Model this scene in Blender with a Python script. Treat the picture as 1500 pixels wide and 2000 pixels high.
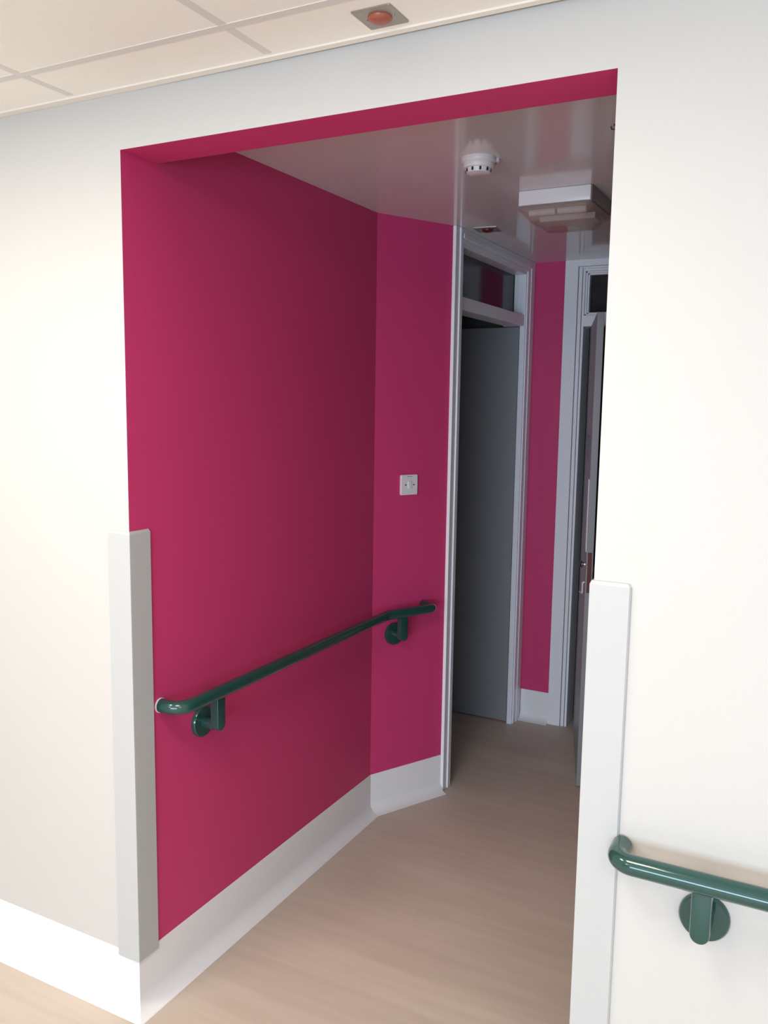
import bpy, bmesh, math
from mathutils import Vector, Matrix
PI = math.pi
scn = bpy.context.scene
for o in list(bpy.data.objects): bpy.data.objects.remove(o)
C = scn.collection

# ------------------------------------------------------------------ camera
F_PX, PITCH, ROLL, YAW, EYE = 1674.14, 0.1275, 0.0146, -0.4817, 1.72
Fv = Vector((math.sin(YAW)*math.cos(PITCH), math.cos(YAW)*math.cos(PITCH), -math.sin(PITCH)))
Rv = Vector((math.cos(YAW), -math.sin(YAW), 0)); Uv = Rv.cross(Fv)
R2 = Rv*math.cos(ROLL) + Uv*math.sin(ROLL); U2 = -Rv*math.sin(ROLL) + Uv*math.cos(ROLL)
cd = bpy.data.cameras.new('camera'); cam = bpy.data.objects.new('camera', cd); C.objects.link(cam)
cam.matrix_world = Matrix(((R2.x, U2.x, -Fv.x, 0), (R2.y, U2.y, -Fv.y, 0), (R2.z, U2.z, -Fv.z, EYE), (0, 0, 0, 1)))
cd.sensor_fit = 'VERTICAL'; cd.sensor_height = 32; cd.lens = F_PX/2000*32; cd.clip_start = 0.02
scn.camera = cam

# ------------------------------------------------------------------ light
scn.view_settings.view_transform = 'Standard'; scn.view_settings.look = 'None'
scn.view_settings.gamma = 1; scn.view_settings.use_curve_mapping = False
scn.view_settings.exposure = 0.1
w = bpy.data.worlds.new('world'); scn.world = w; w.use_nodes = True
w.node_tree.nodes['Background'].inputs['Color'].default_value = (0.75, 0.85, 1, 1)
w.node_tree.nodes['Background'].inputs['Strength'].default_value = 1.0
def area(name, loc, direction, sx, sy, power, col, spread=PI):
    l = bpy.data.lights.new(name, 'AREA'); l.shape = 'RECTANGLE'; l.size = sx; l.size_y = sy
    l.energy = power; l.color = col; l.spread = spread
    o = bpy.data.objects.new(name, l); C.objects.link(o); o.location = loc
    o.rotation_euler = Vector(direction).to_track_quat('-Z', 'Y').to_euler()
    return o
area('daylight_window', (0.0, -3.42, 1.25), (0, 1, 0), 3.2, 1.15, 155, (0.62, 0.80, 1.0))
WARM = (1.0, 0.92, 0.83)
LAMPS = [(-2.052, 0.58, 23, 'square ceiling panel light nearest the left part of the cream wall'),
         (-0.852, 0.58, 18, 'added square ceiling panel light in front of the passage opening'),  # unseen lamp, added to brighten the skirting cove in the passage
         (0.948, -0.62, 20, 'square ceiling panel light on the right side of the front room'),
         (-2.052, -1.82, 26, 'square ceiling panel light nearest the rear window')]
for lx, ly, lw, lt in LAMPS: area('ceiling_lamp', (lx, ly, 2.452), (0, 0, -1), 0.56, 0.56, lw, WARM)

# ------------------------------------------------------------------ materials
def srgb(r, g, b):
    f = lambda c: (c/255/12.92) if c/255 <= 0.04045 else ((c/255+0.055)/1.055)**2.4
    return (f(r), f(g), f(b), 1)
def mat(name, col, rough=0.5, metal=0.0, spec=0.5, noise=None, bump=None, trans=0.0, ior=1.45, coat=0.0):
    m = bpy.data.materials.new(name); m.use_nodes = True; nt = m.node_tree; b = nt.nodes['Principled BSDF']
    b.inputs['Base Color'].default_value = col; b.inputs['Roughness'].default_value = rough
    b.inputs['Metallic'].default_value = metal; b.inputs['Specular IOR Level'].default_value = spec
    b.inputs['IOR'].default_value = ior
    if trans: b.inputs['Transmission Weight'].default_value = trans
    if coat: b.inputs['Coat Weight'].default_value = coat; b.inputs['Coat Roughness'].default_value = 0.04
    tc = nt.nodes.new('ShaderNodeTexCoord')
    if noise:                                   # (scale, amount): faint mottling of the paint itself
        n = nt.nodes.new('ShaderNodeTexNoise'); n.inputs['Scale'].default_value = noise[0]; n.inputs['Detail'].default_value = 4
        nt.links.new(tc.outputs['Object'], n.inputs['Vector'])
        mx = nt.nodes.new('ShaderNodeMix'); mx.data_type = 'RGBA'
        a = noise[1]
        mx.inputs[6].default_value = tuple(c*(1-a) for c in col[:3]) + (1,)
        mx.inputs[7].default_value = tuple(min(1, c*(1+a)) for c in col[:3]) + (1,)
        nt.links.new(n.outputs['Fac'], mx.inputs[0]); nt.links.new(mx.outputs[2], b.inputs['Base Color'])
    if bump:                                    # (scale, strength)
        n = nt.nodes.new('ShaderNodeTexNoise'); n.inputs['Scale'].default_value = bump[0]; n.inputs['Detail'].default_value = 3
        nt.links.new(tc.outputs['Object'], n.inputs['Vector'])
        bp = nt.nodes.new('ShaderNodeBump'); bp.inputs['Strength'].default_value = bump[1]; bp.inputs['Distance'].default_value = 0.002
        nt.links.new(n.outputs['Fac'], bp.inputs['Height']); nt.links.new(bp.outputs['Normal'], b.inputs['Normal'])
    return m
M = {}
M['cream'] = mat('cream_paint', srgb(199, 195, 190), 0.55, noise=(1.5, 0.015), bump=(60, 0.08))
M['magenta'] = mat('magenta_paint', srgb(204, 62, 114), 0.5, spec=0.35, noise=(3, 0.03), bump=(45, 0.12))
M['tile'] = mat('ceiling_tile', srgb(250, 243, 232), 0.9, noise=(30, 0.012), bump=(220, 0.15))
M['tee'] = mat('grid_bar', srgb(226, 219, 212), 0.6, noise=(5, 0.01))
M['angle'] = mat('edge_angle', srgb(240, 230, 218), 0.5, noise=(5, 0.01))
M['gloss'] = mat('passage_ceiling_paint', srgb(218, 214, 214), 0.12, spec=0.8, noise=(2, 0.01))
M['white'] = mat('white_gloss_paint', srgb(240, 240, 245), 0.3, noise=(4, 0.01), bump=(30, 0.05))
M['skirt'] = mat('skirting_vinyl', srgb(236, 234, 234), 0.22, noise=(4, 0.01))
M['guard'] = mat('guard_vinyl', srgb(187, 187, 185), 0.42, noise=(6, 0.01), bump=(300, 0.05))
M['green'] = mat('green_nylon', srgb(32, 72, 66), 0.12, noise=(8, 0.03), coat=0.5)
M['leaf'] = mat('grey_door_paint', srgb(140, 142, 146), 0.4, noise=(3, 0.02), bump=(40, 0.05))
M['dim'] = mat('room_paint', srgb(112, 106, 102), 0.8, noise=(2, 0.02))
M['plastic'] = mat('white_plastic', srgb(226, 222, 222), 0.3, noise=(10, 0.01))
M['dark'] = mat('dark_plastic', srgb(28, 26, 26), 0.5, noise=(10, 0.05))
M['steel'] = mat('brushed_steel', srgb(170, 160, 148), 0.32, metal=0.75, noise=(90, 0.06))
M['chrome'] = mat('chrome', srgb(215, 215, 220), 0.15, metal=1.0, noise=(20, 0.02))
M['orange'] = mat('orange_lens', srgb(164, 90, 70), 0.3, noise=(8, 0.05))
M['maroon'] = mat('maroon_reflection', srgb(96, 28, 34), 0.3, noise=(20, 0.1))  # dark red stands for the reflection in the steel plate
M['sign'] = mat('grey_plaque', srgb(105, 105, 110), 0.4, noise=(10, 0.03))
M['glass'] = mat('dark_pane', srgb(42, 41, 40), 0.10, spec=0.3, noise=(3, 0.03))
def clear_plastic():
    m = mat('clear_diffuser', srgb(205, 190, 180), 0.12, noise=(6, 0.02)); nt = m.node_tree
    tr = nt.nodes.new('ShaderNodeBsdfTransparent'); tr.inputs['Color'].default_value = (0.95, 0.92, 0.9, 1)
    mx = nt.nodes.new('ShaderNodeMixShader'); mx.inputs['Fac'].default_value = 0.22
    nt.links.new(tr.outputs[0], mx.inputs[1]); nt.links.new(nt.nodes['Principled BSDF'].outputs[0], mx.inputs[2])
    nt.links.new(mx.outputs[0], nt.nodes['Material Output'].inputs['Surface']); return m
M['diffuser'] = clear_plastic()
M['smoke'] = mat('shaded_end_tone', srgb(118, 104, 98), 0.25, noise=(10, 0.03))  # brown tone for the tray end, shade put into the colour
M['bronze'] = mat('dark_bronze', srgb(92, 52, 48), 0.35, metal=0.6, noise=(30, 0.1))
M['wood'] = mat('ledge', srgb(200, 190, 180), 0.5, noise=(5, 0.02))

def floor_material():
    m = bpy.data.materials.new('vinyl_wood_floor'); m.use_nodes = True; nt = m.node_tree; b = nt.nodes['Principled BSDF']
    N = nt.nodes.new; L = nt.links.new
    tc = N('ShaderNodeTexCoord'); mp = N('ShaderNodeMapping'); L(tc.outputs['Object'], mp.inputs['Vector'])
    br = N('ShaderNodeTexBrick'); br.offset = 0.37
    br.inputs['Scale'].default_value = 1; br.inputs['Brick Width'].default_value = 1.15; br.inputs['Row Height'].default_value = 0.145
    br.inputs['Mortar Size'].default_value = 0.0006; br.inputs['Mortar Smooth'].default_value = 0.3
    br.inputs['Color1'].default_value = (0, 0, 0, 1); br.inputs['Color2'].default_value = (1, 1, 1, 1); br.inputs['Mortar'].default_value = (0.2, 0.2, 0.2, 1)
    L(mp.outputs['Vector'], br.inputs['Vector'])
    mp2 = N('ShaderNodeMapping'); mp2.inputs['Scale'].default_value = (1.2, 14, 1); L(tc.outputs['Object'], mp2.inputs['Vector'])
    n1 = N('ShaderNodeTexNoise'); n1.inputs['Scale'].default_value = 2.2; n1.inputs['Detail'].default_value = 6; n1.inputs['Distortion'].default_value = 0.6
    L(mp2.outputs['Vector'], n1.inputs['Vector'])
    mp3 = N('ShaderNodeMapping'); mp3.inputs['Scale'].default_value = (1.0, 4, 1); L(tc.outputs['Object'], mp3.inputs['Vector'])
    n2 = N('ShaderNodeTexNoise'); n2.inputs['Scale'].default_value = 1.6; n2.inputs['Detail'].default_value = 3
    L(mp3.outputs['Vector'], n2.inputs['Vector'])
    a = N('ShaderNodeMath'); a.operation = 'MULTIPLY'; a.inputs[1].default_value = 0.16; L(br.outputs['Color'], a.inputs[0])
    c = N('ShaderNodeMath'); c.operation = 'MULTIPLY_ADD'; c.inputs[1].default_value = 0.6; L(n1.outputs['Fac'], c.inputs[0]); L(a.outputs[0], c.inputs[2])
    d = N('ShaderNodeMath'); d.operation = 'MULTIPLY_ADD'; d.inputs[1].default_value = 0.35; L(n2.outputs['Fac'], d.inputs[0]); L(c.outputs[0], d.inputs[2])
    cr = N('ShaderNodeValToRGB'); L(d.outputs[0], cr.inputs['Fac'])
    cr.color_ramp.elements[0].position = 0.15; cr.color_ramp.elements[0].color = srgb(184, 168, 152)
    cr.color_ramp.elements[1].position = 0.85; cr.color_ramp.elements[1].color = srgb(208, 193, 178)
    L(cr.outputs['Color'], b.inputs['Base Color'])
    b.inputs['Roughness'].default_value = 0.5; b.inputs['Specular IOR Level'].default_value = 0.3
    return m
M['floor'] = floor_material()

# ------------------------------------------------------------------ helpers
def obj(name, bm, m, parent=None, smooth=False, loc=None):
    bmesh.ops.recalc_face_normals(bm, faces=bm.faces)
    me = bpy.data.meshes.new(name); bm.to_mesh(me); bm.free()
    for k in (m if isinstance(m, (list, tuple)) else [m]): me.materials.append(M[k])
    o = bpy.data.objects.new(name, me); C.objects.link(o)
    if smooth:
        for p in me.polygons: p.use_smooth = True
        e = o.modifiers.new('split', 'EDGE_SPLIT'); e.split_angle = math.radians(38)
    if parent: o.parent = parent
    return o
def struct(name, bm, m, smooth=False):
    o = obj(name, bm, m, None, smooth); o['kind'] = 'structure'; return o
def thing(name, label, cat, loc=(0, 0, 0), rz=0, group=None):
    o = bpy.data.objects.new(name, None); C.objects.link(o); o.location = loc; o.rotation_euler = (0, 0, rz)
    o.empty_display_size = 0.05
    o['label'] = label; o['category'] = cat
    if group: o['group'] = group
    return o
def tag(o, label, cat):
    o['label'] = label; o['category'] = cat; return o
def box(bm, x0, x1, y0, y1, z0, z1, mi=0, bev=0.0, seg=2):
    t = bmesh.new(); bmesh.ops.create_cube(t, size=1)
    for v in t.verts: v.co = Vector(((x0+x1)/2+v.co.x*(x1-x0), (y0+y1)/2+v.co.y*(y1-y0), (z0+z1)/2+v.co.z*(z1-z0)))
    if bev: bmesh.ops.bevel(t, geom=t.edges[:], offset=bev, segments=seg, profile=0.5, affect='EDGES')
    for f in t.faces: f.material_index = mi
    join(bm, t)
def join(bm, t, mtx=None):
    if mtx is not None: bmesh.ops.transform(t, matrix=mtx, verts=t.verts)
    me = bpy.data.meshes.new('t'); t.to_mesh(me); t.free(); bm.from_mesh(me); bpy.data.meshes.remove(me)
def prism(bm, pts, z0, z1, mi=0, side_mi=None, bev=0.0):
    t = bmesh.new(); n = len(pts)
    a = [t.verts.new((x, y, z0)) for x, y in pts]; b = [t.verts.new((x, y, z1)) for x, y in pts]
    f = t.faces.new(a[::-1]); f.material_index = mi; f = t.faces.new(b); f.material_index = mi
    for i in range(n):
        f = t.faces.new((a[i], a[(i+1) % n], b[(i+1) % n], b[i])); f.material_index = (side_mi or {}).get(i, mi)
    if bev: bmesh.ops.bevel(t, geom=t.edges[:], offset=bev, segments=2, profile=0.5, affect='EDGES')
    join(bm, t)
def lathe(bm, prof, seg=40, mtx=None, mi=0):
    """prof = [(radius, height)...] about local Z"""
    t = bmesh.new(); rings = []
    for r, z in prof:
        if r < 1e-6: rings.append([t.verts.new((0, 0, z))])
        else: rings.append([t.verts.new((r*math.cos(2*PI*i/seg), r*math.sin(2*PI*i/seg), z)) for i in range(seg)])
    for A, B in zip(rings, rings[1:]):
        for i in range(seg):
            j = (i+1) % seg
            if len(A) == 1 and len(B) == 1: continue
            vs = [A[0], B[i], B[j]] if len(A) == 1 else ([A[i], A[j], B[0]] if len(B) == 1 else [A[i], A[j], B[j], B[i]])
            t.faces.new(vs)
    for R_, end in ((rings[0], 0), (rings[-1], 1)):
        if len(R_) > 1: t.faces.new(R_ if end else R_[::-1])
    for f in t.faces: f.material_index = mi
    bmesh.ops.recalc_face_normals(t, faces=t.faces)
    join(bm, t, mtx)
def round_path(pts, rad, n=8):
    out = [Vector(pts[0])]
    for i in range(1, len(pts)-1):
        p, a, b = Vector(pts[i]), Vector(pts[i-1]), Vector(pts[i+1])
        u = (a-p).normalized(); v = (b-p).normalized(); ang = u.angle(v); r = rad[i-1]
        d = r/math.tan(ang/2); c = p+(u+v).normalized()*(r/math.sin(ang/2))
        s = p+u*d-c; e = p+v*d-c
        for k in range(n+1):
            out.append(c+s.normalized().slerp(e.normalized(), k/n)*r)
    out.append(Vector(pts[-1])); return out
def tube(bm, pts, r, seg=20):
    t = bmesh.new(); rings = []; pts = [Vector(p) for p in pts]
    up = Vector((0, 0, 1)); prev = None
    for i, p in enumerate(pts):
        d = ((pts[min(i+1, len(pts)-1)]-p).normalized()+(p-pts[max(i-1, 0)]).normalized()).normalized()
        if prev is None: a = d.cross(up if abs(d.z) < 0.9 else Vector((1, 0, 0))).normalized()
        else: a = (prev-d*prev.dot(d)).normalized()
        prev = a; b = d.cross(a)
        rings.append([t.verts.new(p+a*r*math.cos(2*PI*k/seg)+b*r*math.sin(2*PI*k/seg)) for k in range(seg)])
    for A, B in zip(rings, rings[1:]):
        for k in range(seg): t.faces.new((A[k], A[(k+1) % seg], B[(k+1) % seg], B[k]))
    t.faces.new(rings[0][::-1]); t.faces.new(rings[-1])
    join(bm, t)
def stadium(bm, w, h0, h1, d0, d1, bev=0.003):
    """upright bar in local XZ, rounded at the bottom, depth along -Y from d0 to d1"""
    t = bmesh.new(); pts = [(w/2, h1)]
    for k in range(13):
        a = -PI*k/12; pts.append((w/2*math.cos(a), h0+w/2+w/2*math.sin(a)))
    pts.append((-w/2, h1))
    A = [t.verts.new((x, -d0, z)) for x, z in pts]; B = [t.verts.new((x, -d1, z)) for x, z in pts]; n = len(pts)
    t.faces.new(A); f = t.faces.new(B[::-1])
    for i in range(n): t.faces.new((A[i], B[i], B[(i+1) % n], A[(i+1) % n]))
    bmesh.ops.recalc_face_normals(t, faces=t.faces)
    bmesh.ops.bevel(t, geom=list(f.edges), offset=bev, segments=2, profile=0.5, affect='EDGES')
    join(bm, t)

# ------------------------------------------------------------------ measures
D, XL, XR = 1.665, -1.626, -0.4005
WT = 0.136                              # wall thickness at the opening
HC, HL, HP = 2.4695, 2.333, 2.445       # tiled ceiling, lintel, passage ceiling
CY = 3.02                               # where the left passage wall turns
FX, FY = -1.452, 3.36                   # end of the angled wall
YB = 4.40                               # back wall face
fa = Vector((XL, CY)); fb = Vector((FX, FY)); fd = (fb-fa).normalized(); fn = Vector((fd.y, -fd.x))
OXR = -0.36                             # right edge of back doorway
LY0, LY1 = 3.435, 4.275                 # left doorway clear opening
DH = 2.115                              # door head

# ------------------------------------------------------------------ shell
bm = bmesh.new(); box(bm, -4.6, 2.8, -4.6, 6.9, -0.1, 0); struct('floor', bm, 'floor')

bm = bmesh.new()                        # the wall with the opening: cream front, magenta reveal and soffit
prism(bm, [(-4.0, D), (XL, D), (XL, D+WT), (-4.0, D+WT)], 0, 2.75, 0, {1: 1})
struct('wall_front', bm, ['cream', 'magenta'])
bm = bmesh.new()
prism(bm, [(XR, D), (2.4, D), (2.4, D+WT), (XR, D+WT)], 0, 2.75, 0, {3: 1})
struct('wall_front', bm, ['cream', 'magenta'])
bm = bmesh.new(); t = bmesh.new()
prism(bm, [(XL, D), (XR, D), (XR, D+WT), (XL, D+WT)], HL, 2.75, 0, {2: 1})
for f in bm.faces:
    if all(v.co.z < HL+0.001 for v in f.verts): f.material_index = 1
struct('wall_front', bm, ['cream', 'magenta'])

bm = bmesh.new()                        # passage, left wall and the angled piece
prism(bm, [(XL, D+WT), (XL, CY), (XL-0.12, CY+0.03), (XL-0.12, D+WT)], 0, 2.6)
struct('wall_left', bm, 'magenta')
bm = bmesh.new()
o_ = fa-fn*0.1; p_ = fb-fn*0.1
prism(bm, [(fa.x, fa.y), (fb.x, fb.y), (FX, FY+0.045), (FX-0.1, FY+0.045), (XL-0.12, CY+0.03)], 0, 2.6)
struct('wall_left', bm, 'magenta')
bm = bmesh.new()                        # wall over the left doorway and its far stub
box(bm, FX-0.1, FX, FY+0.045, YB+0.12, 2.39, 2.6); box(bm, FX-0.1, FX, LY1+0.03, YB+0.12, 0, 2.39)
struct('wall_left', bm, 'magenta')
bm = bmesh.new()                        # back wall: magenta panel, head, right pier
box(bm, FX, -1.20, YB, YB+0.12, 0, 2.6); box(bm, -1.20, OXR+0.03, YB, YB+0.12, 2.40, 2.6); box(bm, OXR+0.03, 1.2, YB, YB+0.12, 0, 2.6)
struct('wall_back', bm, 'magenta')
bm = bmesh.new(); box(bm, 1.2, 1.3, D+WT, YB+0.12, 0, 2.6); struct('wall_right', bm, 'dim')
bm = bmesh.new(); box(bm, XL-0.12, 1.3, D+WT, YB+0.12, HP, HP+0.08); struct('ceiling', bm, 'gloss')
# rooms beyond the two doorways
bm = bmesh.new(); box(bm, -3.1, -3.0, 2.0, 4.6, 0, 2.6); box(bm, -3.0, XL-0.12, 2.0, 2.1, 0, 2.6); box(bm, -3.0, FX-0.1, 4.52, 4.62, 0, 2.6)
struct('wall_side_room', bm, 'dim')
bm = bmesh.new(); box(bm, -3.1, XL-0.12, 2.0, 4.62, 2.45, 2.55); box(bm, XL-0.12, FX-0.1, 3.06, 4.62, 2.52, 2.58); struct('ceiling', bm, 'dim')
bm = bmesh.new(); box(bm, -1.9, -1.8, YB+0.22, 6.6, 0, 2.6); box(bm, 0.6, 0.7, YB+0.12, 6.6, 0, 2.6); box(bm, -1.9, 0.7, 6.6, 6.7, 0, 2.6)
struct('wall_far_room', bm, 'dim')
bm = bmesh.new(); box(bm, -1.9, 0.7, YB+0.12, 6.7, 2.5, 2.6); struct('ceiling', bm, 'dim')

# front room around the camera
bm = bmesh.new(); box(bm, -4.1, -4.0, -3.5, D+WT, 0, 2.75); struct('wall_left_front_room', bm, 'cream')
bm = bmesh.new(); box(bm, 2.4, 2.5, -3.5, D+WT, 0, 2.75); struct('wall_right_front_room', bm, 'cream')
bm = bmesh.new()
box(bm, -4.0, 2.4, -3.6, -3.5, 0, 0.65); box(bm, -4.0, 2.4, -3.6, -3.5, 1.85, 2.75); box(bm, -4.0, -1.62, -3.6, -3.5, 0.65, 1.85); box(bm, 1.62, 2.4, -3.6, -3.5, 0.65, 1.85)
struct('wall_rear', bm, 'cream')
bm = bmesh.new()
for x in (-1.62, -0.54, 0.54, 1.58): box(bm, x, x+0.04, -3.58, -3.53, 0.65, 1.85)
box(bm, -1.62, 1.62, -3.58, -3.53, 0.65, 0.69); box(bm, -1.62, 1.62, -3.58, -3.53, 1.81, 1.85)
struct('window_1', bm, 'white')
bm = bmesh.new(); box(bm, -4.1, 2.5, -3.6, D+WT, 2.75, 2.8); struct('roof_slab', bm, 'dim')

# suspended ceiling: tiles on a 600 mm grid, T bars, edge angle along the wall
TY = [1.480-0.6*k for k in range(0, 9)]; TX = [-1.752-0.6*3+0.6*k for k in range(0, 11)]
bm = bmesh.new(); lamps = [(q[0], q[1]) for q in LAMPS]
ys = sorted(TY+[-3.5, D-0.038]); xs = sorted(TX+[-4.0, 2.4])
for i in range(len(xs)-1):
    for j in range(len(ys)-1):
        x0, x1, y0, y1 = xs[i], xs[i+1], ys[j], ys[j+1]
        if x1-x0 < 0.03 or y1-y0 < 0.03: continue
        box(bm, x0+0.0005, x1-0.0005, y0+0.0005, (y1-0.0005 if y1 < D-0.05 else D-0.0268), HC, HC+0.015)
ceil = struct('ceiling', bm, 'tile')
bm = bmesh.new()
for y in TY: box(bm, -4.0, 2.4, y-0.0105, y+0.0105, HC-0.0015, HC+0.02)
for x in TX: box(bm, x-0.0105, x+0.0105, -3.5, D-0.038, HC-0.0012, HC+0.02)
obj('ceiling_grid', bm, 'tee', ceil)
bm = bmesh.new()                        # the angle leaves a thin gap that opens towards the right
prism(bm, [(-4.0, D-0.0262), (-1.0, D-0.0265), (2.4, D-0.044), (2.4, D-0.016), (-0.55, D-0.012), (-1.05, D-0.0075), (-1.6, D-0.0008), (-4.0, D-0.0005)], HC-0.004, HC+0.03)
struct('trim_1', bm, 'angle')

# ------------------------------------------------------------------ coved skirting
SK_H, SK_T, SK_R = 0.167, 0.003, 0.043
def skirt_profile():
    p = [(0.0003, SK_H), (0.002, SK_H), (SK_T, SK_H-0.002)]
    for k in range(11):
        a = PI/2*k/10; p.append((SK_R+SK_T-SK_R*math.cos(a), SK_R+0.001-SK_R*math.sin(a)))
    p += [(SK_R+SK_T+0.001, 0.0002), (0.0003, 0.0002)]
    return p
def skirting(name, pts, i0, i1, m='skirt', cuts=None):
    """one straight run pts[i0]..pts[i1] mitred against its neighbours; wall on the left of travel, room on the right"""
    P = [Vector(p) for p in pts]; prof = skirt_profile()
    def off(i):
        n = []
        if i > 0: d = (P[i]-P[i-1]).normalized(); n.append(Vector((d.y, -d.x)))
        if i < len(P)-1: d = (P[i+1]-P[i]).normalized(); n.append(Vector((d.y, -d.x)))
        if len(n) == 1: return n[0]
        s = (n[0]+n[1]).normalized(); return s/s.dot(n[0])
    bm = bmesh.new(); rings = []
    for i in (i0, i1):
        o = off(i); rings.append([bm.verts.new((P[i].x+o.x*d, P[i].y+o.y*d, z)) for d, z in prof])
    A, B = rings; n = len(prof)
    for k in range(n): bm.faces.new((A[k], A[(k+1) % n], B[(k+1) % n], B[k]))
    bm.faces.new(A[::-1]); bm.faces.new(B)
    return struct(name, bm, m, smooth=True)
path = [(-4.0, D), (XL, D), (XL, CY), (FX-0.0015, FY-0.003)]
skirting('baseboard_front', path, 0, 1); skirting('baseboard_left', path, 1, 2); skirting('baseboard_left', path, 2, 3)
skirting('baseboard_front', [(XR, YB), (XR, D), (2.4, D)][1:], 0, 1)
skirting('baseboard_back', [(-1.432, YB), (-1.272, YB)], 0, 1)

# ------------------------------------------------------------------ left doorway frame
bm = bmesh.new(); AX = FX+0.018
def arch_y(y0, y1, z0, z1):
    box(bm, FX, AX, y0, y1, z0, z1, bev=0.002); 
box(bm, FX-0.001, AX-0.004, FY-0.004, FY+0.036, 0, 2.445, bev=0.003)      # near upright
box(bm, FX-0.001, AX+0.002, FY+0.036, LY0-0.008, 0, 2.445, bev=0.003)
box(bm, FX-0.001, AX, LY1+0.012, YB-0.001, 0, 2.445, bev=0.003)           # far upright
box(bm, AX, AX+0.004, LY1+0.052, YB-0.03, 0, 2.41, bev=0.0015)
box(bm, FX-0.001, AX, LY0-0.008, LY1+0.012, 2.385, 2.445, bev=0.003)      # head
box(bm, FX-0.001, AX+0.004, LY0-0.008, LY1+0.05, 2.405, 2.425, bev=0.002)
struct('trim_2', bm, 'white')
bm = bmesh.new()                        # linings, transom bar
box(bm, FX-0.016, AX-0.006, LY1, LY1+0.012, 0, DH, bev=0.002)
box(bm, FX-0.105, AX-0.006, LY1, LY1+0.012, DH, 2.385, bev=0.002)
box(bm, FX-0.105, FX-0.016, LY1+0.05, LY1+0.06, 0, DH, bev=0.002)
box(bm, FX-0.105, AX-0.006, LY0-0.008, LY0, 0, 2.385, bev=0.002)
box(bm, FX-0.105, AX-0.006, LY0, LY1, 2.37, 2.385, bev=0.002)
box(bm, FX-0.09, AX-0.010, LY0, LY1, DH, 2.170, bev=0.003)
box(bm, FX-0.048, FX-0.030, LY1-0.008, LY1, 2.17, 2.37, bev=0.002)
struct('door_1', bm, 'white')
bm = bmesh.new(); box(bm, FX-0.056, FX-0.050, LY0, LY1, 2.170, 2.37); struct('window_2', bm, 'glass')
# left door leaf, swung square into the side room
d = thing('door_leaf', 'plain grey door standing open in the left doorway behind the magenta angled wall', 'door', (-1.476, 4.292, 0))
bm = bmesh.new(); box(bm, -0.84, 0, 0, 0.042, 0.006, DH-0.003, bev=0.002); obj('panel', bm, 'leaf', d)
bm = bmesh.new()
bm.free()
for z in (0.25, 1.05, 1.85):
    bm = bmesh.new(); lathe(bm, [(0.006, z-0.045), (0.006, z+0.045)], 12, Matrix.Translation((0.005, 0.004, 0))); obj('hinge', bm, 'steel', d)

# ------------------------------------------------------------------ back doorway frame
bm = bmesh.new()
box(bm, -1.272, -1.205, YB-0.020, YB, 0, 2.445, bev=0.002)               # flat board left
box(bm, -1.205, OXR+0.09, YB-0.020, YB, 2.412, 2.445, bev=0.001)         # head
box(bm, -1.202, -1.184, YB-0.016, YB+0.001, 0, 2.411, bev=0.003)
box(bm, -1.184, OXR, YB-0.016, YB+0.001, 2.400, 2.411, bev=0.003)
box(bm, OXR+0.03, OXR+0.09, YB-0.020, YB, 0, 2.412, bev=0.002)
struct('trim_3', bm, 'white')
bm = bmesh.new()
box(bm, -1.182, -1.170, YB-0.010, YB+0.12, 0, 2.40, bev=0.002)
box(bm, OXR, OXR+0.03, YB-0.010, YB+0.12, 0, 2.40, bev=0.002)
box(bm, -1.170, OXR, YB-0.010, YB+0.12, 2.388, 2.40, bev=0.002)
box(bm, -1.182, OXR, YB-0.008, YB+0.10, DH, 2.170, bev=0.003)
for q in range(2):                       # stepped bead round the transom pane
    e = 0.008*q; y0 = YB+0.004+0.012*q
    box(bm, -1.170+e, -1.162+e, y0, y0+0.05, 2.17+e, 2.388-e, bev=0.0015); box(bm, -1.170+e, OXR, y0, y0+0.05, 2.170+e, 2.178+e, bev=0.0015); box(bm, -1.170+e, OXR, y0, y0+0.05, 2.380-e, 2.388-e, bev=0.0015)
struct('door_2', bm, 'white')
bm = bmesh.new(); box(bm, -1.160, OXR, YB+0.045, YB+0.051, 2.178, 2.380); struct('window_3', bm, 'glass')
# back door leaf, standing open towards the passage; local x runs from hinge to lock edge, local -y is the face we see
near = Vector((-0.926, 3.69)); far = Vector((-1.148, 4.445)); L2 = (near-far).length
ang = math.atan2(near.y-far.y, near.x-far.x)
d = thing('door_leaf', 'grey door at the end of the passage, ajar, edge towards the opening', 'door', (far.x, far.y, 0), ang)
bm = bmesh.new(); box(bm, 0, L2, 0, 0.030, 0.006, DH-0.004, bev=0.002); obj('panel', bm, 'leaf', d)
s = -1
bm = bmesh.new(); box(bm, L2-0.10, L2-0.010, -0.004, 0, 1.08, 1.40, bev=0.001); obj('push_plate', bm, 'plastic', d)['label'] = 'pale push plate'
bm = bmesh.new(); lathe(bm, [(0.020, 0), (0.020, 0.003), (0.010, 0.004), (0.010, 0.008), (0.016, 0.012), (0.017, 0.017), (0.012, 0.022), (0, 0.023)], 24, Matrix.Translation((L2-0.10, 0, 1.010)) @ Matrix.Rotation(PI/2, 4, 'X'))
obj('knob', bm, 'chrome', d, True)['label'] = 'small chrome knob'
bm = bmesh.new(); tube(bm, round_path([(L2-0.06, 0, 0.935), (L2-0.06, -0.009, 0.935), (L2-0.06, -0.009, 0.885), (L2-0.15, -0.018, 0.872)], [0.005, 0.008], 4), 0.0035, 10)
obj('pull_wire', bm, 'plastic', d, True)
bm = bmesh.new(); box(bm, L2-0.45, L2-0.16, -0.003, 0, 1.47, 1.58, bev=0.001); obj('plaque', bm, 'sign', d)['label'] = 'dark grey plaque'
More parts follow.
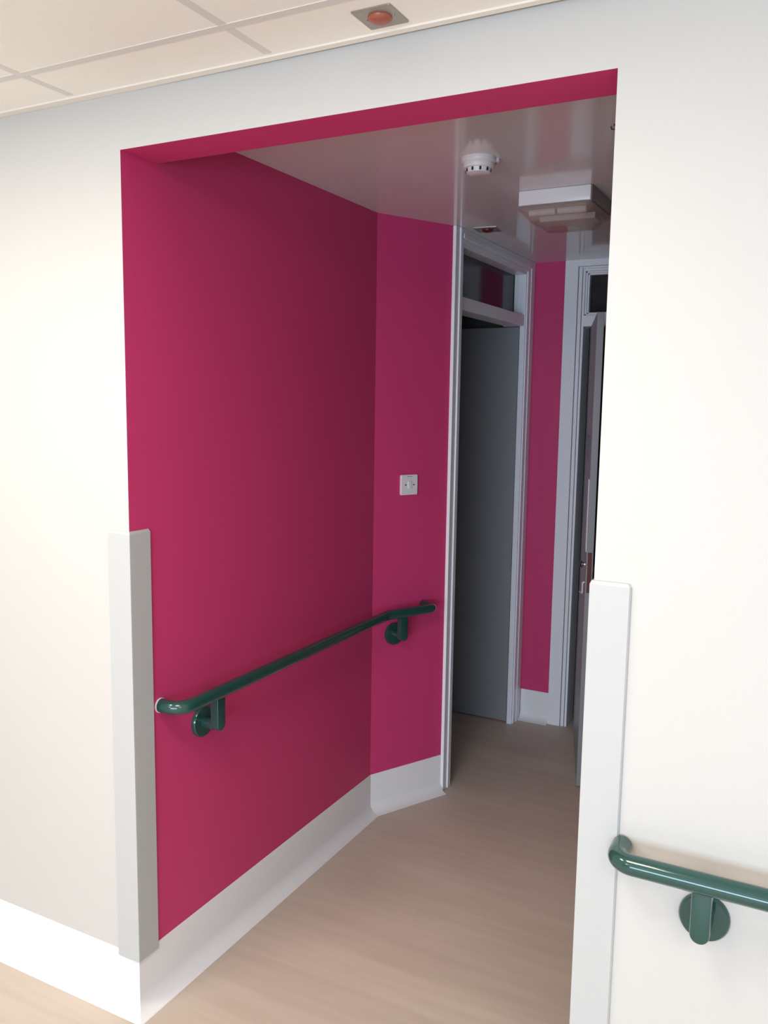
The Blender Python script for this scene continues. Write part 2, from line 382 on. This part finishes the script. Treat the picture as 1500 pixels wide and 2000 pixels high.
bm = bmesh.new(); box(bm, L2, L2+0.002, 0.006, 0.024, 0.90, 1.08, bev=0.0005); obj('lock_plate', bm, 'bronze', d)
bm = bmesh.new(); lathe(bm, [(0.022, 0), (0.022, 0.008), (0.010, 0.010), (0.010, 0.045), (0, 0.046)], 20, Matrix.Translation((L2-0.06, 0.030, 1.0)) @ Matrix.Rotation(-PI/2, 4, 'X'))
tube(bm, [(L2-0.06, 0.08, 1.0), (L2-0.17, 0.08, 1.0)], 0.009, 12); lathe(bm, [(0.020, 0), (0.018, 0.010), (0, 0.012)], 20, Matrix.Translation((L2-0.05, 0.030, 0.94)) @ Matrix.Rotation(-PI/2, 4, 'X'))
obj('door_handle', bm, 'bronze', d, True)['label'] = 'dark lever handle'

# ------------------------------------------------------------------ corner guards
def guard(name, label, cx, side, z0, z1, leg=0.074, th=0.007):
    """side=-1: leg on the front wall runs to the left, return runs into the opening on its +X face"""
    g = thing(name, label, 'corner guard', (cx, D, z0))
    s = side; H_ = z1-z0
    prof = [(0, 0), (s*leg, 0), (s*leg, -th*0.5), (s*(leg-0.003), -th), (-s*(th-0.003), -th), (-s*th*0.93, -th*0.93), (-s*th, -th+0.003), (-s*th, leg-0.003), (-s*th*0.5, leg), (0, leg)]
    e = 0.0003
    prof = [(x+(-s*e), y-e) for x, y in prof]
    bm = bmesh.new(); prism(bm, prof, 0.0, H_-0.007); obj('cover', bm, 'guard', g)
    bm = bmesh.new(); t = bmesh.new()
    A = [t.verts.new((x, y, H_-0.007)) for x, y in prof]
    def ins(x, y):
        # pull the outer outline in towards the wall faces
        nx = x*0.55 if x*(-s) > 0 else (x-s*0.004 if abs(x) > leg*0.9 else x)
        ny = y*0.55 if y < 0 else (y-0.004 if y > leg*0.9 else y)
        return nx, ny
    B = [t.verts.new((*ins(x, y), H_)) for x, y in prof]; n = len(prof)
    for i in range(n): t.faces.new((A[i], A[(i+1) % n], B[(i+1) % n], B[i]))
    t.faces.new(A[::-1]); t.faces.new(B); join(bm, t)
    obj('end_cap', bm, 'guard', g)
    return g
guard('corner_guard', 'tall off-white corner guard on the left edge of the opening, showing both faces', XL, -1, 0.152, 1.372)
guard('corner_guard', 'tall off-white corner guard on the right edge of the opening, beside the glossy green rail', XR, 1, 0.152, 1.378)

# ------------------------------------------------------------------ green handrails
RR, OFF = 0.0200, 0.075
def bracket(parent, base, nrm, zr, drop=0.105, below=0.0):
    """rose on the wall at base (x, y), bar standing off along nrm and rising to the rail at height zr"""
    zc = zr-drop; n = Vector((nrm[0], nrm[1], 0)).normalized()
    xax = Vector((0, 0, 1)).cross(-n); mt = Matrix(((xax.x, -n.x, 0, base[0]), (xax.y, -n.y, 0, base[1]), (0, 0, 1, zc), (0, 0, 0, 1)))
    bm = bmesh.new(); t = bmesh.new(); stadium(t, 0.036, -0.016, drop-0.010, 0.050, 0.078, 0.004); join(bm, t, mt)
    lathe(bm, [(0.018, 0.010), (0.0175, 0.052)], 24, mt @ Matrix.Rotation(PI/2, 4, 'X'))
    a = obj('bracket', bm, 'green', parent, True)
    bm = bmesh.new(); lathe(bm, [(0.047, 0.0005), (0.047, 0.009), (0.044, 0.013), (0.020, 0.014), (0, 0.014)], 48, mt @ Matrix.Rotation(PI/2, 4, 'X'))
    obj('rose', bm, 'green', a, True)
def flange(parent, base, nrm, z):
    n = Vector((nrm[0], nrm[1], 0)).normalized(); q = n.to_track_quat('Z', 'Y').to_matrix().to_4x4(); q.translation = (base[0], base[1], z)
    bm = bmesh.new(); lathe(bm, [(RR+0.0015, 0.0005), (RR+0.0015, 0.004), (RR, 0.005)], 32, q); obj('wall_ring', bm, 'plastic', parent, True)['label'] = 'pale ring where rail meets wall'
h = thing('handrail', 'dark green tubular handrail on the magenta wall inside the passage', 'handrail')
Z = 0.866; y0 = 1.768
# corner of the offset line
c0 = Vector((XL+OFF, 0)); k = (c0.x-(fa.x+fn.x*OFF))/fd.x; corner = fa+fn*OFF+fd*k
s1 = (Vector((-1.447, 3.222))-fa-fn*OFF).dot(fd); e1 = fa+fn*OFF+fd*s1; e0 = fa+fd*s1
pts = round_path([(XL+0.001, y0, Z), (XL+OFF, y0, Z), (corner.x, corner.y, Z), (e1.x, e1.y, Z), (e0.x+fn.x*0.001, e0.y+fn.y*0.001, Z)], [0.045, 0.09, 0.024], 10)
bm = bmesh.new(); tube(bm, pts, RR, 28); obj('rail', bm, 'green', h, True)
bracket(h, (XL, 1.945), (1, 0), Z, 0.105)
bracket(h, (-1.576+0.0, 3.1175), (fn.x, fn.y), Z, 0.105)
flange(h, (XL, y0), (1, 0), Z)
h = thing('handrail', 'glossy green handrail on the cream wall right of the opening', 'handrail')
Z = 0.848
pts = round_path([(-0.318, D-0.0065, Z), (-0.318, D-OFF, Z), (2.25, D-OFF, Z), (2.25, D-0.001, Z)], [0.034, 0.034], 10)
bm = bmesh.new(); tube(bm, pts, RR, 32); obj('rail', bm, 'green', h, True)
for x in (-0.157, 0.75, 1.65): bracket(h, (x, D), (0, -1), Z, 0.105)

# ------------------------------------------------------------------ light switch on the angled wall
c = Vector((-1.5500, 3.1745)); n3 = Vector((fn.x, fn.y, 0)); x3 = Vector((0, 0, 1)).cross(n3)
c = fa+fd*((c-fa).dot(fd))
sw = thing('light_switch', 'square white light switch on the magenta angled wall above the handrail', 'light switch')
sw.matrix_world = Matrix(((x3.x, -n3.x, 0, c.x), (x3.y, -n3.y, 0, c.y), (0, 0, 1, 1.383), (0, 0, 0, 1)))
def rrect(bm, w, hgt, y0, y1, r, cx=0, cz=0, n=6, bev=0.0015):
    t = bmesh.new(); pts = []
    for qx, qz, a0 in ((1, 1, 0), (-1, 1, PI/2), (-1, -1, PI), (1, -1, 1.5*PI)):
        for k_ in range(n+1):
            a = a0+PI/2*k_/n; pts.append((cx+qx*(w/2-r)+r*math.cos(a), cz+qz*(hgt/2-r)+r*math.sin(a)))
    A = [t.verts.new((x, y0, z)) for x, z in pts]; B = [t.verts.new((x, y1, z)) for x, z in pts]; m_ = len(pts)
    t.faces.new(A); f = t.faces.new(B[::-1])
    for i in range(m_): t.faces.new((A[i], B[i], B[(i+1) % m_], A[(i+1) % m_]))
    bmesh.ops.recalc_face_normals(t, faces=t.faces)
    if bev: bmesh.ops.bevel(t, geom=list(f.edges), offset=bev, segments=2, profile=0.5, affect='EDGES')
    join(bm, t)
bm = bmesh.new(); rrect(bm, 0.086, 0.084, -0.0003, -0.009, 0.006, bev=0.003); obj('plate', bm, 'plastic', sw)
bm = bmesh.new(); rrect(bm, 0.017, 0.030, -0.0085, -0.0135, 0.002); obj('rocker', bm, 'plastic', sw)
for x in (-0.020, 0.022):
    bm = bmesh.new(); lathe(bm, [(0.0032, 0.0085), (0.0032, 0.0096), (0, 0.0096)], 14, Matrix.Translation((x, 0, 0)) @ Matrix.Rotation(PI/2, 4, 'X')); obj('screw', bm, 'dark', sw)
bm = bmesh.new()
for x, w_ in ((-0.008, 0.010), (0.006, 0.013)): box(bm, x-w_/2, x+w_/2, -0.0095, -0.0088, 0.0335, 0.0355)
obj('printed_mark', bm, 'sign', sw)

# ------------------------------------------------------------------ ceiling fittings
def indicator(label, x, y, z, lens, size=0.086, rz=0):
    i = thing('indicator_light', label, 'indicator light', (x, y, z), rz)
    bm = bmesh.new(); t = bmesh.new(); rrect(t, size, size, 0, 0.003, 0.004, bev=0.001)
    join(bm, t, Matrix.Rotation(-PI/2, 4, 'X')); obj('plate', bm, 'steel', i)
    bm = bmesh.new(); lathe(bm, [(0.0245, -0.002), (0.0245, -0.005), (0.022, -0.009), (0.015, -0.012), (0.006, -0.0135), (0, -0.0138)], 32); obj('lens', bm, lens, i, True)
    for sx in (-1, 1):
        bm = bmesh.new(); lathe(bm, [(0.003, -0.002), (0.003, -0.004), (0, -0.0042)], 12, Matrix.Translation((sx*0.030, 0, 0))); obj('screw', bm, 'steel', i)
    return i
indicator('square steel plate with a round orange lens on the tiled ceiling', -0.848, 1.575, HC, 'orange')
i2 = indicator('square plate with a lens coloured as its dark maroon reflection on passage ceiling near the left doorway', -1.352, 3.488, HP, 'maroon', 0.10, 0.12)
# smoke detector
s_ = thing('smoke_detector', 'round white smoke detector with dark slots on the passage ceiling', 'smoke detector', (-1.000, 2.490, HP))
bm = bmesh.new(); lathe(bm, [(0.052, 0), (0.052, -0.010), (0.050, -0.014), (0.046, -0.016), (0, -0.016)], 48); obj('base', bm, 'plastic', s_, True)
bm = bmesh.new(); lathe(bm, [(0.046, -0.014), (0.047, -0.024), (0.044, -0.030), (0.038, -0.031), (0.036, -0.043), (0.030, -0.045), (0, -0.046)], 48); obj('head', bm, 'plastic', s_, True)
bm = bmesh.new()
for k in range(10):
    a = 2*PI*k/10+0.2; t = bmesh.new(); box(t, 0.0362, 0.0385, -0.003, 0.003, -0.041, -0.0315); join(bm, t, Matrix.Rotation(a, 4, 'Z'))
obj('vent_slots', bm, 'dark', s_)
# small round clip beside it
r_ = thing('ceiling_rose', 'tiny round white fixing cap right behind the smoke detector', 'cap', (-0.958, 2.515, HP))
bm = bmesh.new(); lathe(bm, [(0.015, 0), (0.015, -0.008), (0.012, -0.011), (0, -0.011)], 24); obj('base', bm, 'plastic', r_, True)
bm = bmesh.new(); lathe(bm, [(0.005, -0.010), (0.004, -0.015), (0, -0.016)], 16); obj('screw', bm, 'steel', r_, True)
# dark hook
hk = thing('ceiling_hook', 'tiny dark hook on the passage ceiling, half hidden by the right edge of the opening', 'hook', (-0.560, 2.345, HP))
bm = bmesh.new(); lathe(bm, [(0.008, 0), (0.008, -0.003), (0, -0.003)], 16); obj('base', bm, 'bronze', hk)
bm = bmesh.new(); tube(bm, round_path([(0, 0, -0.002), (0, 0, -0.012), (-0.014, 0, -0.012), (-0.014, 0, -0.004)], [0.005, 0.005], 5), 0.0018, 8); obj('hook', bm, 'bronze', hk, True)

# bulkhead light
b = thing('bulkhead_light', 'boxy ceiling light with white tray and see-through cover, unlit', 'ceiling light', (-0.8975, 3.065, HP))
bm = bmesh.new(); box(bm, -0.125, 0.125, -0.145, 0.145, -0.050, 0, bev=0.004); obj('tray', bm, 'plastic', b, True)
bm = bmesh.new(); t = bmesh.new()
lv = [(-0.0505, 0.127, 0.147), (-0.056, 0.130, 0.150), (-0.062, 0.129, 0.149), (-0.080, 0.112, 0.132), (-0.096, 0.098, 0.118), (-0.100, 0.092, 0.112)]
rings = []
for z, a, c_ in lv:
    r = 0.03; ring = []
    for qx, qy, a0 in ((1, 1, 0), (-1, 1, PI/2), (-1, -1, PI), (1, -1, 1.5*PI)):
        for k in range(7):
            an = a0+PI/2*k/6; ring.append(t.verts.new((qx*(a-r)+r*math.cos(an), qy*(c_-r)+r*math.sin(an), z)))
    rings.append(ring)
m_ = len(rings[0])
for A, B in zip(rings, rings[1:]):
    for i in range(m_): t.faces.new((A[i], A[(i+1) % m_], B[(i+1) % m_], B[i]))
t.faces.new(rings[0]); t.faces.new(rings[-1][::-1])
# inner skin so that the cover has a real thickness
join(bm, t); dcov = obj('cover', bm, 'diffuser', b, True); so = dcov.modifiers.new('shell', 'SOLIDIFY'); so.thickness = 0.0025; so.offset = -1
bm = bmesh.new()
bm.free()
for x0, x1 in ((-0.10, -0.008), (0.002, 0.10)):
    bm = bmesh.new(); tube(bm, [(x0, -0.095, -0.066), (x1, -0.095, -0.066)], 0.0115, 16); obj('lamp_tube', bm, 'plastic', b, True)
bm = bmesh.new(); box(bm, 0.1252, 0.129, -0.140, 0.145, -0.050, -0.001, bev=0.0015); obj('shaded_end', bm, 'smoke', b)['label'] = 'brownish sheet standing for the shaded tray end'  # thin brown sheet darkens the tray side that gets less light
bm = bmesh.new(); box(bm, -0.10, 0.10, 0.02, 0.11, -0.075, -0.053, bev=0.003); obj('gear_tray', bm, 'plastic', b)

# front room ceiling panels (behind the camera) that carry the warm lamps
for x, y, pw, lt in LAMPS:
    bm = bmesh.new(); bx = 0.297
    for sgn in (-1, 1): box(bm, x+sgn*0.288-0.009, x+sgn*0.288+0.009, y-bx, y+bx, HC-0.010, HC-0.0018); box(bm, x-0.279, x+0.279, y+sgn*0.288-0.009, y+sgn*0.288+0.009, HC-0.010, HC-0.0018)
    o = obj('ceiling_light', bm, 'angle'); tag(o, lt, 'ceiling light'); o['group'] = 'panel lights of the front room'
